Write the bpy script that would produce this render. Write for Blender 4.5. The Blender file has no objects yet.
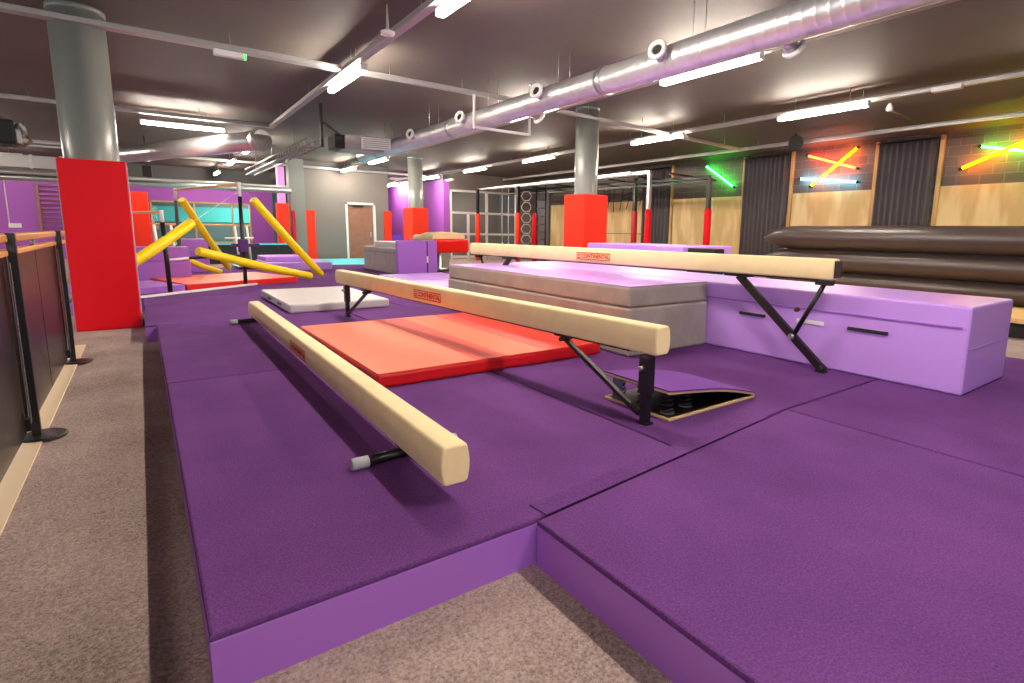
import bpy, bmesh, math, random
from mathutils import Vector, Matrix
random.seed(7)
PI = math.pi
scene = bpy.context.scene
COL = scene.collection
V3 = Vector

# ------------------------------------------------------------------ materials
def s2l(c):
    return tuple(((v/255)/12.92 if v/255 <= .04045 else ((v/255+.055)/1.055)**2.4) for v in c)

def mat(name, rgb, rough=.6, metal=0., var=0., vscale=20., bump=0., bscale=60., coat=0., spec=.5, sheen=0.):
    m = bpy.data.materials.new(name); m.use_nodes = True
    nt = m.node_tree; b = nt.nodes['Principled BSDF']
    c = s2l(rgb)
    b.inputs['Base Color'].default_value = (*c, 1)
    b.inputs['Roughness'].default_value = rough
    b.inputs['Metallic'].default_value = metal
    b.inputs['Specular IOR Level'].default_value = spec
    if coat: b.inputs['Coat Weight'].default_value = coat; b.inputs['Coat Roughness'].default_value = .25
    if sheen: b.inputs['Sheen Weight'].default_value = sheen; b.inputs['Sheen Roughness'].default_value = .5
    tc = nt.nodes.new('ShaderNodeTexCoord')
    if var:
        n = nt.nodes.new('ShaderNodeTexNoise'); n.inputs['Scale'].default_value = vscale; n.inputs['Detail'].default_value = 4
        nt.links.new(tc.outputs['Object'], n.inputs['Vector'])
        r = nt.nodes.new('ShaderNodeValToRGB')
        r.color_ramp.elements[0].position = .32; r.color_ramp.elements[1].position = .68
        r.color_ramp.elements[0].color = (*[v*(1-var) for v in c], 1)
        r.color_ramp.elements[1].color = (*[min(1, v*(1+var)) for v in c], 1)
        nt.links.new(n.outputs['Fac'], r.inputs['Fac']); nt.links.new(r.outputs['Color'], b.inputs['Base Color'])
    if bump:
        n2 = nt.nodes.new('ShaderNodeTexNoise'); n2.inputs['Scale'].default_value = bscale; n2.inputs['Detail'].default_value = 3
        nt.links.new(tc.outputs['Object'], n2.inputs['Vector'])
        bp = nt.nodes.new('ShaderNodeBump'); bp.inputs['Strength'].default_value = bump; bp.inputs['Distance'].default_value = .02
        nt.links.new(n2.outputs['Fac'], bp.inputs['Height']); nt.links.new(bp.outputs['Normal'], b.inputs['Normal'])
    return m

def emit(name, rgb, strength):
    m = bpy.data.materials.new(name); m.use_nodes = True
    b = m.node_tree.nodes['Principled BSDF']
    b.inputs['Base Color'].default_value = (*s2l(rgb), 1)
    b.inputs['Emission Color'].default_value = (*s2l(rgb), 1)
    b.inputs['Emission Strength'].default_value = strength
    return m

def wood_mat(name, a, b2, scale=(1, 1, 1), rough=.55, bands=2.2, dist=6.):
    m = bpy.data.materials.new(name); m.use_nodes = True
    nt = m.node_tree; b = nt.nodes['Principled BSDF']; b.inputs['Roughness'].default_value = rough
    tc = nt.nodes.new('ShaderNodeTexCoord'); mp = nt.nodes.new('ShaderNodeMapping')
    mp.inputs['Scale'].default_value = scale
    w = nt.nodes.new('ShaderNodeTexWave'); w.inputs['Scale'].default_value = bands; w.inputs['Distortion'].default_value = dist
    w.inputs['Detail'].default_value = 3; w.inputs['Detail Scale'].default_value = 1.2
    r = nt.nodes.new('ShaderNodeValToRGB')
    r.color_ramp.elements[0].color = (*s2l(a), 1); r.color_ramp.elements[1].color = (*s2l(b2), 1)
    nt.links.new(tc.outputs['Object'], mp.inputs['Vector']); nt.links.new(mp.outputs['Vector'], w.inputs['Vector'])
    nt.links.new(w.outputs['Fac'], r.inputs['Fac']); nt.links.new(r.outputs['Color'], b.inputs['Base Color'])
    return m

def brick_mat(name):
    m = bpy.data.materials.new(name); m.use_nodes = True
    nt = m.node_tree; b = nt.nodes['Principled BSDF']; b.inputs['Roughness'].default_value = .85
    tc = nt.nodes.new('ShaderNodeTexCoord'); sep = nt.nodes.new('ShaderNodeSeparateXYZ'); cmb = nt.nodes.new('ShaderNodeCombineXYZ')
    nt.links.new(tc.outputs['Object'], sep.inputs[0])
    nt.links.new(sep.outputs['Y'], cmb.inputs['X']); nt.links.new(sep.outputs['Z'], cmb.inputs['Y'])
    br = nt.nodes.new('ShaderNodeTexBrick'); br.inputs['Scale'].default_value = 1.
    br.inputs['Brick Width'].default_value = .45; br.inputs['Row Height'].default_value = .225; br.inputs['Mortar Size'].default_value = .008
    br.inputs['Color1'].default_value = (*s2l((118, 108, 103)), 1); br.inputs['Color2'].default_value = (*s2l((102, 94, 90)), 1)
    br.inputs['Mortar'].default_value = (*s2l((138, 130, 122)), 1)
    nt.links.new(cmb.outputs[0], br.inputs['Vector']); nt.links.new(br.outputs['Color'], b.inputs['Base Color'])
    bp = nt.nodes.new('ShaderNodeBump'); bp.inputs['Strength'].default_value = .5; bp.inputs['Distance'].default_value = .01; bp.invert = True
    nt.links.new(br.outputs['Fac'], bp.inputs['Height']); nt.links.new(bp.outputs['Normal'], b.inputs['Normal'])
    return m

def carpet_mat(name, lo, hi, scale, bump):
    m = bpy.data.materials.new(name); m.use_nodes = True
    nt = m.node_tree; b = nt.nodes['Principled BSDF']; b.inputs['Roughness'].default_value = 1.; b.inputs['Specular IOR Level'].default_value = .1
    tc = nt.nodes.new('ShaderNodeTexCoord')
    n = nt.nodes.new('ShaderNodeTexNoise'); n.inputs['Scale'].default_value = scale; n.inputs['Detail'].default_value = 3; n.inputs['Roughness'].default_value = .75
    n2 = nt.nodes.new('ShaderNodeTexNoise'); n2.inputs['Scale'].default_value = 2.; n2.inputs['Detail'].default_value = 3
    mx = nt.nodes.new('ShaderNodeMath'); mx.operation = 'MULTIPLY_ADD'; mx.inputs[1].default_value = .35; 
    nt.links.new(tc.outputs['Object'], n.inputs['Vector']); nt.links.new(tc.outputs['Object'], n2.inputs['Vector'])
    nt.links.new(n2.outputs['Fac'], mx.inputs[0]); 
    sb = nt.nodes.new('ShaderNodeMath'); sb.operation = 'SUBTRACT'; sb.inputs[1].default_value = .175
    nt.links.new(n.outputs['Fac'], sb.inputs[0]); nt.links.new(sb.outputs[0], mx.inputs[2])
    r = nt.nodes.new('ShaderNodeValToRGB'); r.color_ramp.elements[0].position = .3; r.color_ramp.elements[1].position = .7
    r.color_ramp.elements[0].color = (*s2l(lo), 1); r.color_ramp.elements[1].color = (*s2l(hi), 1)
    nt.links.new(mx.outputs[0], r.inputs['Fac']); nt.links.new(r.outputs['Color'], b.inputs['Base Color'])
    bp = nt.nodes.new('ShaderNodeBump'); bp.inputs['Strength'].default_value = bump; bp.inputs['Distance'].default_value = .01
    nt.links.new(n.outputs['Fac'], bp.inputs['Height']); nt.links.new(bp.outputs['Normal'], b.inputs['Normal'])
    return m

def glass_mat(name):
    m = bpy.data.materials.new(name); m.use_nodes = True
    nt = m.node_tree; nt.nodes.remove(nt.nodes['Principled BSDF'])
    o = nt.nodes['Material Output']; t = nt.nodes.new('ShaderNodeBsdfTransparent'); g = nt.nodes.new('ShaderNodeBsdfGlossy')
    g.inputs['Roughness'].default_value = .02; t.inputs['Color'].default_value = (.92, .95, .95, 1)
    f = nt.nodes.new('ShaderNodeFresnel'); f.inputs['IOR'].default_value = 1.35
    mx = nt.nodes.new('ShaderNodeMixShader')
    nt.links.new(f.outputs[0], mx.inputs[0]); nt.links.new(t.outputs[0], mx.inputs[1]); nt.links.new(g.outputs[0], mx.inputs[2])
    nt.links.new(mx.outputs[0], o.inputs['Surface'])
    return m

M = dict(
    floor=carpet_mat('brown_loop_carpet', (118, 101, 97), (198, 175, 169), 95, .5),
    ceiling=mat('brown_ceiling_paint', (94, 86, 80), .7, var=.05, vscale=1.2, spec=.3),
    wall=mat('grey_wall_paint', (124, 116, 111), .7),
    purple_wall=mat('purple_wall_paint', (168, 88, 190), .6),
    velour=carpet_mat('dark_purple_velour', (86, 48, 104), (120, 72, 142), 130, .2),
    vinyl=mat('purple_vinyl', (170, 108, 210), .36, bump=.18, bscale=4.),
    vinyl_end=mat('lavender_vinyl', (202, 152, 242), .34, bump=.12, bscale=4.),
    grey_vinyl=mat('grey_vinyl', (166, 156, 146), .42, bump=.35, bscale=6., var=.1, vscale=5.),
    light_grey_vinyl=mat('light_grey_vinyl', (204, 198, 200), .4, bump=.3, bscale=7.),
    red_vinyl=mat('bright_red_vinyl', (240, 12, 30), .5, bump=.05, bscale=12., spec=.2),
    orange_vinyl=mat('orange_red_vinyl', (248, 54, 28), .5, bump=.05, bscale=12., spec=.25),
    coral=mat('coral_mat_top', (255, 112, 78), .5, bump=.18, bscale=5.),
    coral_dark=mat('red_mat_band', (234, 66, 50), .5, bump=.18, bscale=5.),
    red_mat=mat('red_mat_side', (222, 24, 26), .4, bump=.1, bscale=8.),
    suede=mat('cream_beam_suede', (248, 222, 170), .8, var=.04, vscale=8., bump=.05, bscale=200., sheen=.15),
    suede_end=mat('tan_beam_end', (226, 184, 120), .75),
    black_metal=mat('black_painted_steel', (26, 24, 25), .35, spec=.5),
    black=mat('matt_black', (22, 20, 20), .6),
    steel=mat('galvanised_steel', (176, 178, 178), .36, metal=.85, var=.1, vscale=9.),
    duct=mat('spiral_duct_steel', (214, 214, 218), .36, metal=.75, var=.06, vscale=6.),
    tray=mat('grey_cable_tray', (172, 170, 168), .42, metal=.5),
    white=mat('white_paint', (232, 230, 226), .45),
    white_plastic=mat('white_plastic', (220, 220, 216), .4),
    grey_rubber=mat('pale_grey_rubber', (172, 172, 180), .6),
    column=mat('grey_column_paint', (126, 129, 125), .3, spec=.5),
    ply=wood_mat('plywood', (226, 190, 128), (248, 220, 164), (1., .9, .22), .6, 1.6, 9.),
    timber=wood_mat('pine_timber', (204, 160, 96), (228, 188, 126), (3, 3, .4), .6, 2., 4.),
    rail_wood=wood_mat('oiled_handrail_wood', (186, 122, 60), (214, 152, 86), (4, .4, 4), .45, 2., 3.),
    bar_wood=mat('pale_bar_wood', (214, 172, 120), .5),
    brick=brick_mat('grey_blockwork'),
    curtain=mat('charcoal_curtain_cloth', (106, 100, 104), .75, bump=.1, bscale=90.),
    airbag=mat('black_brown_tarpaulin', (66, 54, 51), .36, bump=.12, bscale=5.),
    yellow=mat('yellow_foam_vinyl', (255, 226, 6), .42, bump=.08, bscale=9.),
    teal=mat('teal_vinyl', (84, 214, 222), .5), teal_wall=mat('teal_wall_paint', (40, 170, 172), .6),
    panel=mat('black_barrier_board', (38, 28, 27), .3, var=.12, vscale=3.),
    pit_black=mat('springboard_black', (20, 18, 18), .3),
    ply_edge=mat('birch_ply_edge', (214, 184, 132), .55),
    velcro=mat('black_webbing', (34, 30, 36), .7),
    rust=mat('brown_door_timber', (146, 100, 82), .45, var=.1, vscale=4.),
    logo=mat('red_print', (214, 54, 34), .6),
    grey_panel=mat('dark_grey_panel', (92, 90, 92), .6),
    led=emit('led_diffuser_white', (255, 243, 226), 176.),
    led_off=mat('unlit_white_diffuser', (232, 230, 228), .4),
    neon_green=emit('neon_green', (40, 255, 70), 34.), neon_red=emit('neon_red', (255, 60, 20), 34.),
    neon_yellow=emit('neon_amber', (255, 118, 0), 48.), neon_cyan=emit('neon_cyan', (90, 225, 255), 30.),
    exit_green=emit('green_indicator', (60, 255, 110), 2.),
    glass=glass_mat('clear_glass'), purple_pad=mat('dark_purple_pad', (74, 30, 104), .6),
    rope=mat('pale_rope', (206, 196, 184), .8), dark_red=mat('dark_red_vinyl', (190, 16, 36), .45),
    brown=mat('brown_cable', (120, 92, 70), .6), hex=mat('grey_ring_plastic', (150, 152, 158), .5),
    bluegrey=mat('blue_grey_plastic', (92, 100, 124), .5),
    violet=mat('violet_vinyl', (92, 40, 170), .45),
)

# ------------------------------------------------------------------ mesh builder
WORLD = {}          # object name -> world translation of its root

class MB:
    def __init__(s): s.bm = bmesh.new()
    def _bev(s, geom_verts, r, seg=2):
        es = list({e for v in geom_verts for e in v.link_edges})
        bmesh.ops.bevel(s.bm, geom=es, offset=r, segments=seg, profile=.5, affect='EDGES')
    def box(s, x0, x1, y0, y1, z0, z1, bev=0., seg=2):
        m = Matrix.Translation(((x0+x1)/2, (y0+y1)/2, (z0+z1)/2)) @ Matrix.Diagonal((abs(x1-x0), abs(y1-y0), abs(z1-z0), 1))
        g = bmesh.ops.create_cube(s.bm, size=1, matrix=m)
        if bev: s._bev(g['verts'], bev, seg)
        return s
    def obox(s, c, size, rot=None, bev=0., seg=2):
        m = Matrix.Translation(c) @ (rot.to_4x4() if rot else Matrix()) @ Matrix.Diagonal((*size, 1))
        g = bmesh.ops.create_cube(s.bm, size=1, matrix=m)
        if bev: s._bev(g['verts'], bev, seg)
        return s
    def bar(s, p0, p1, w, h, bev=0.):
        p0, p1 = V3(p0), V3(p1); d = p1-p0
        z = d.normalized(); up = V3((0, 0, 1)) if abs(z.z) < .95 else V3((0, 1, 0))
        x = up.cross(z).normalized(); y = z.cross(x)
        R = Matrix((x, y, z)).transposed()
        return s.obox((p0+p1)/2, (w, h, d.length), R, bev)
    def rings(s, rings, cap=True, smooth=True, closed=True):
        bm = s.bm; vr = [[bm.verts.new(p) for p in r] for r in rings]; n = len(vr[0])
        for a, b in zip(vr[:-1], vr[1:]):
            for i in range(n if closed else n-1):
                f = bm.faces.new((a[i], a[(i+1) % n], b[(i+1) % n], b[i])); f.smooth = smooth
        if cap:
            bm.faces.new(list(reversed(vr[0]))); bm.faces.new(vr[-1])
        return s
    def tube(s, pts, r, seg=12, smooth=True):
        pts = [V3(p) for p in pts]; n = len(pts); rs = r if isinstance(r, (list, tuple)) else [r]*n
        t0 = (pts[1]-pts[0]).normalized()
        up = V3((0, 0, 1)) if abs(t0.z) < .9 else V3((1, 0, 0))
        x = up.cross(t0).normalized(); out = []
        for i, p in enumerate(pts):
            t = (pts[min(i+1, n-1)]-pts[max(i-1, 0)]).normalized()
            x = (x - t*x.dot(t)).normalized(); y = t.cross(x)
            out.append([p+(x*math.cos(2*PI*k/seg)+y*math.sin(2*PI*k/seg))*rs[i] for k in range(seg)])
        return s.rings(out, True, smooth)
    def lathe(s, c, axis, prof, seg=24):    # prof: (along axis, radius)
        c = V3(c); a = V3(axis).normalized(); up = V3((0, 0, 1)) if abs(a.z) < .9 else V3((1, 0, 0))
        x = up.cross(a).normalized(); y = a.cross(x)
        return s.rings([[c+a*h+(x*math.cos(2*PI*k/seg)+y*math.sin(2*PI*k/seg))*r for k in range(seg)] for h, r in prof])
    def torus(s, c, axis, R, r, seg=24, rs=8, n=None):
        c = V3(c); a = V3(axis).normalized(); up = V3((0, 0, 1)) if abs(a.z) < .9 else V3((1, 0, 0))
        x = up.cross(a).normalized(); y = a.cross(x); seg = n or seg; rr = []
        for i in range(seg):
            u = 2*PI*i/seg; d = x*math.cos(u)+y*math.sin(u)
            rr.append([c+d*(R+r*math.cos(2*PI*k/rs))+a*(r*math.sin(2*PI*k/rs)) for k in range(rs)])
        rr.append(rr[0]); return s.rings(rr, False)
    def prism(s, poly, ext):     # poly: list of 3D points, extruded by vector ext
        e = V3(ext); return s.rings([[V3(p) for p in poly], [V3(p)+e for p in poly]], True, False)
    def build(s, name, m, parent=None, smooth_angle=None):
        bm = s.bm; bmesh.ops.remove_doubles(bm, verts=bm.verts, dist=1e-6)
        bmesh.ops.recalc_face_normals(bm, faces=bm.faces)
        if parent is not None:
            off = WORLD[parent.name]
        else:
            xs = [v.co for v in bm.verts]
            off = V3(((min(v.x for v in xs)+max(v.x for v in xs))/2, (min(v.y for v in xs)+max(v.y for v in xs))/2, min(v.z for v in xs)))
        bmesh.ops.translate(bm, verts=bm.verts, vec=-off)
        me = bpy.data.meshes.new(name); bm.to_mesh(me); bm.free()
        me.materials.append(m)
        o = bpy.data.objects.new(name, me); COL.objects.link(o)
        if parent is not None: o.parent = parent
        else: o.location = off
        WORLD[o.name] = off.copy()
        return o

def thing(name, label, cat, loc, group=None):
    o = bpy.data.objects.new(name, None); COL.objects.link(o); o.location = loc; o.empty_display_size = .1
    o['label'] = label; o['category'] = cat
    if group: o['group'] = group
    WORLD[o.name] = V3(loc); return o
def tag(o, label, cat, group=None):
    o['label'] = label; o['category'] = cat
    if group: o['group'] = group
    return o
def structure(o):
    o['kind'] = 'structure'; return o
def B(name, m, parent, *a, **k): return MB().box(*a, **k).build(name, m, parent)
def dup(root, loc, label=None, group=None):
    r = root.copy(); COL.objects.link(r); r.location = loc
    if label: r['label'] = label
    if group: r['group'] = group
    for ch in list(root.children):
        c = ch.copy(); COL.objects.link(c); c.parent = r
        for g in list(ch.children):
            d = g.copy(); COL.objects.link(d); d.parent = c
    WORLD[r.name] = V3(loc); return r

def text_mesh(txt, size):
    cu = bpy.data.curves.new('t', 'FONT'); cu.body = txt; cu.size = size; cu.extrude = .0006; cu.offset = .0022; cu.align_x = 'CENTER'; cu.align_y = 'CENTER'
    ob = bpy.data.objects.new('t', cu); COL.objects.link(ob)
    dg = bpy.context.evaluated_depsgraph_get(); dg.update()
    me = bpy.data.meshes.new_from_object(ob.evaluated_get(dg))
    bpy.data.objects.remove(ob); return me

T = .184     # top of the sprung floor mats
CZ = 3.72    # ceiling
WX = 15.5    # right wall
WY = 22.     # far wall

# ------------------------------------------------------------------ room shell
structure(B('floor', M['floor'], None, -9, WX+.3, -7, 34.3, -.1, 0))
structure(B('ceiling', M['ceiling'], None, -9, WX+.3, -7, 34.3, CZ, CZ+.15))
structure(B('wall_right', M['brick'], None, WX, WX+.25, -7, 22.2, 0, CZ))
structure(MB().box(-9.2, -9, -7, 30, 0, .9).box(-9.2, -9, -7, 30, 3.1, CZ).box(-9.2, -9, -7, -5, .9, 3.1).box(-9.2, -9, 8, 30, .9, 3.1).build('wall_left', M['wall'], None))
wd_ = MB()
for y in (-5, -1.75, 1.5, 4.75, 7.92): wd_.box(-9.15, -9.05, y, y+.08, .9, 3.1)
for z in (.9, 3.02): wd_.box(-9.15, -9.05, -5, 8, z, z+.08)
structure(wd_.build('window_3', M['white'], None))
lt = bpy.data.lights.new('unseen_daylight', 'AREA'); lt.shape = 'RECTANGLE'; lt.size = 13; lt.size_y = 2.2; lt.energy = 300; lt.color = (.80, .92, 1.)
lo = bpy.data.objects.new('unseen_daylight', lt); COL.objects.link(lo); lo.location = (-9.4, 1.5, 2.0); lo.rotation_euler = (PI/2, 0, -PI/2)
structure(MB().box(-9, -6.5, -7.2, -7, 0, CZ).box(1.5, WX, -7.2, -7, 0, CZ).box(-6.5, 1.5, -7.2, -7, 0, .9).box(-6.5, 1.5, -7.2, -7, 3.1, CZ).build('wall_near', M['wall'], None))
wd2 = MB()  # unseen window added to let fill light in behind the viewer
for x in (-6.5, -3.87, -1.2, 1.42): wd2.box(x, x+.08, -7.15, -7.05, .9, 3.1)
for z in (.9, 3.02): wd2.box(-6.5, 1.5, -7.15, -7.05, z, z+.08)
structure(wd2.build('window_added_4', M['white'], None))
lt2 = bpy.data.lights.new('unseen_daylight', 'AREA'); lt2.shape = 'RECTANGLE'; lt2.size = 8; lt2.size_y = 2.2; lt2.energy = 260; lt2.color = (.86, .94, 1.)  # added fill for the near mat fronts and the tall red pad
lo2 = bpy.data.objects.new('unseen_daylight', lt2); COL.objects.link(lo2); lo2.location = (-2.5, -7.4, 2.0); lo2.rotation_euler = (PI/2, 0, 0)
structure(B('wall_end', M['purple_wall'], None, 6.5, 12.7, 29, 29.2, 0, CZ))
# far grey wall with the door recess
structure(MB().box(4.95, 6.45, WY, WY+.3, 0, 3.42).box(7.62, 8.16, WY, WY+.3, 0, 3.42).box(6.45, 7.62, WY, WY+.3, 2.28, 3.42)
          .box(7.96, 8.16, WY+.3, 29, 0, 3.42).box(6.45, 7.62, WY+.22, WY+.3, 0, 2.28).build('wall_far', M['wall'], None))
structure(B('trim_1', M['grey_panel'], None, 4.95, 8.16, WY+.02, WY+.25, 3.42, CZ))        # dark bulkhead over the far wall
structure(B('wall_corridor', M['purple_wall'], None, 10.60, 10.86, WY, 29, 0, 3.4))
structure(B('trim_2', M['grey_panel'], None, 10.58, 10.86, WY, 29, 3.4, CZ))
# purple far-left wall with an opening to the next hall
HY = 28.
structure(MB().box(-9, .4, HY, HY+.2, 0, 2.95).box(4.05, 4.95, HY, HY+.2, 0, 2.95).box(.4, 4.05, HY, HY+.2, 2.3, 2.95)
          .box(.4, 4.05, HY, HY+.2, 0, .56).build('wall_purple', M['purple_wall'], None))
structure(B('trim_6', M['grey_panel'], None, -9, 4.95, HY, HY+.2, 2.95, CZ))
structure(B('wall_hall', mat('slate_teal_wall_paint', (62, 96, 98), .6), None, -6, 7.8, 34, 34.2, 0, CZ))
structure(B('trim_7', M['teal_wall'], None, .2, 6.0, 33.9, 34, 1.5, 2.25))
structure(B('trim_3', M['column'], None, 4.45, 4.95, WY-.25, WY+.25, 0, CZ))              # grey concrete pier
structure(B('trim_4', mat('pale_wood_strip', (226, 200, 168), .55), None, -.68, -.555, -5, 7.4, 0, .012))                 # pale strip under the railing
# window to the office beside the far wall
w = structure(MB().box(10.86, 14.4, WY, WY+.2, 3.02, CZ).box(10.86, 10.9, WY, WY+.2, 0, 3.02).box(14.35, WX, WY, WY+.2, 0, CZ)
              .build('wall_office', M['wall'], None))
wf = MB()
for x in (10.9, 12.7, 14.3): wf.box(x, x+.09, WY-.02, WY+.1, 0, 3.02)
wf.box(11.75, 11.84, WY-.02, WY+.1, 0, 2.05)
for z in (2.93, 1.99, 1.06, .06): wf.box(10.9, 14.39, WY-.02, WY+.1, z, z+.09)
wn = structure(wf.build('window_1', M['white'], None))
B('pane', M['glass'], wn, 10.95, 14.35, WY+.03, WY+.045, .1, 2.98)
structure(B('wall_office_back', M['wall'], None, 10.86, WX, 25.5, 25.6, 0, CZ))
# hall window frame
hw = MB()
for x in (.4, 1.9, 3.3, 3.99): hw.box(x, x+.06, HY-.03, HY+.12, .56, 2.3)
for z in (.56, 1.3, 2.24): hw.box(.4, 4.05, HY-.03, HY+.12, z, z+.06)
wn2 = structure(hw.build('window_2', M['bar_wood'], None))
B('pane', M['glass'], wn2, .43, 4.02, HY+.04, HY+.05, .6, 2.26)
# door
dr = structure(MB().box(6.52, 7.55, WY+.06, WY+.12, 0, 2.22).build('door_1', M['rust'], None))
MB().box(6.45, 6.53, WY-.02, WY+.2, 0, 2.28).box(7.54, 7.62, WY-.02, WY+.2, 0, 2.28).box(6.45, 7.62, WY-.02, WY+.2, 2.2, 2.28).build('door_frame', M['white'], dr)
MB().box(7.38, 7.44, WY+.0, WY+.07, .95, 1.15).build('door_handle', M['steel'], dr)
MB().box(6.75, 7.15, WY+.01, WY+.06, 2.1, 2.17).build('door_closer', M['black'], dr)

# ------------------------------------------------------------------ columns and their pads
def column(cx, cy, r, label, name='round_column'):
    o = thing(name, label, 'column', (cx, cy, 0))
    MB().lathe((cx, cy, 0), (0, 0, 1), [(0, r), (CZ, r)], 40).build('shaft', M['column'], o)
    MB().lathe((cx, cy, CZ-.06), (0, 0, 1), [(0, r+.008), (.06, r+.008)], 40).build('collar', M['column'], o)
    return o
column(-.40, 8.76, .265, 'thick grey round column rising behind the tall red pad by the railing')
column(7.41, 8.77, .235, 'grey round column standing in the middle of the hall inside an orange red box pad')
column(7.83, 18.45, .255, 'grey round column at the far end beside the purple corridor, inside a red box pad')
column(-.50, 15.9, .26, 'grey round column mostly hidden behind the nearest column on the left')
pt = thing('column_pad', 'tall bright red padded box around the column at the end of the railing', 'pad', (-.37, 8.6, 0))
MB().box(-.70, -.075, 8.40, 9.1, .0, 2.0, .012).build('cover', M['red_vinyl'], pt)
MB().box(-.708, -.70, 8.41, 9.1, .02, 1.99).box(-.075, -.067, 8.41, 9.1, .02, 1.99).build('edge_seam', M['grey_rubber'], pt)
def pad_box(x0, x1, y0, y1, z0, z1, label, m='orange_vinyl'):
    o = thing('column_pad', label, 'pad', ((x0+x1)/2, (y0+y1)/2, z0))
    MB().box(x0, x1, y0, y1, z0, z1, .015).build('cover', M[m], o)
    MB().box(x0+.03, x1-.03, y0+.03, y1-.03, z1, z1+.012).build('top_flap', M['dark_red'], o)
    return o
pad_box(7.09, 7.71, 8.42, 9.08, 0, 2.0, 'orange red square pad around the grey column in the middle of the hall')
pad_box(7.55, 8.13, 18.1, 18.95, 0, 2.0, 'red square pad around the far grey column in front of the purple corridor')
pad_box(-.85, .2, 15.46, 16.3, 0, 2.0, 'orange red pad just right of the tall red pad, farther back behind the bars')
# flat red pads on the far walls and pier
for nm, a, lab in (('wall_pad', (4.86, 5.30, WY-.12, WY-.01, 0, 1.93), 'narrow red wall pad on the grey far wall left of the brown door'),
                   ('wall_pad', (7.94, 8.24, WY-.12, WY-.01, 0, 1.98), 'narrow red wall pad on the grey far wall right of the brown door'),
                   ('wall_pad', (4.42, 4.54, WY-.5, WY-.3, .0, 1.88), 'thin dark red pad edge in front of the grey concrete pier')):
    tag(MB().box(*a, bev=.02).build(nm, M['orange_vinyl'] if 'dark' not in lab else M['dark_red'], None), lab, 'pad')
pc = thing('pilaster', 'slim column tinted pink by painted purple light with an orange red pad against the purple wall', 'column', (4.13, 21.7, 0))
MB().box(4.05, 4.27, 21.65, 21.95, 0, 3.4, .01).build('shaft', mat('purple_lit_paint', (226, 150, 226), .5), pc)  # pink puts the purple light on the shaft into its colour
MB().box(3.98, 4.34, 21.5, 21.96, 0, 2.12, .02).build('pad', M['orange_vinyl'], pc)

# ------------------------------------------------------------------ floor mats
def floor_mat(x0, x1, y0, y1, label, z=T, front=None):
    # front: the near edge as a list of (x, y) when it is not square
    poly = (front or [(x0, y0), (x1, y0)])+[(x1, y1), (x0, y1)]
    o = thing('floor_mat', label, 'mat', ((x0+x1)/2, (y0+y1)/2, 0))
    def slab(z0, z1, r):
        cx, cy = (x0+x1)/2, (y0+y1)/2
        ins = lambda p, k: (p[0]+(k if p[0] < cx else -k), p[1]+(k if p[1] < cy else -k))
        m = MB(); m.rings([[(*ins(p, k), zz) for p in poly] for zz, k in ((z0, 0), (z1-r, 0), (z1-r*.3, r*.3), (z1, r))], True, False); return m
    slab(0, z-.02, .004).build('foam_body', M['vinyl'], o)
    slab(z-.019, z, .009).build('carpet_top', M['velour'], o)
    return o
e = .006
floor_mat(.06, 2.09-e, 1.555, 4.475-e, 'nearest dark purple carpeted mat, under the near end of the low floor beam', front=[(.06, 1.56), (1.09, 1.555), (2.09-e, 1.648)])
floor_mat(.06, 2.09-e, 4.475+e, 7.26-e, 'second dark purple mat along the brown aisle, under the far end of the low beam')
def fm_far(x0, x1, y0, ya, yb, label):
    # same mat, its far edge running slightly askew
    o = thing('floor_mat', label, 'mat', ((x0+x1)/2, (y0+ya)/2, 0))
    def slab(z0, z1, r):
        m = MB(); m.rings([[(x0+k, y0+k, zz), (x1-k, y0+k, zz), (x1-k, yb-k, zz), (x0+k, ya-k, zz)] for zz, k in ((z0, 0), (z1-r, 0), (z1-r*.3, r*.3), (z1, r))], True, False); return m
    slab(0, T-.02, .004).build('foam_body', M['vinyl'], o)
    slab(T-.019, T, .009).build('carpet_top', M['velour'], o)
    return o
fm_far(1.105, 3.14-e, -1.3, 1.542, 1.732, 'big dark purple mat in the right foreground with a pale purple side')
fm_far(3.14+e, 6.3, -1.3, 1.733, 1.733, 'dark purple mat at the right edge in front of the big purple foam block')
floor_mat(2.09+e, 6.3, 1.65, 7.26-e, 'dark purple mat under the springboard, the raised beam and the grey stack', front=[(2.09+e, 1.66), (3.14, 1.748), (6.3, 1.748)])
floor_mat(-.04, 2.9-e, 7.26+e, 10.02-e, 'dark purple mat under the pale grey mat, beyond the low beam')
floor_mat(2.9+e, 6.3, 7.26+e, 10.02-e, 'dark purple mat behind the grey and purple stack')
floor_mat(-.9, 6.3, 10.02+e, 17.0, 'far purple mat carrying the bars, the vault and the far blocks')
# carpet strip joining two mats
tag(MB().obox((2.02, 1.68, T+.0035), (1.75, .1, .005), Matrix.Rotation(math.radians(5.3), 3, 'Z'), .002).build('joining_strip', M['velour'], None),
    'purple carpet strip bridging the seam between the two nearest mats', 'strip')

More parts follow.
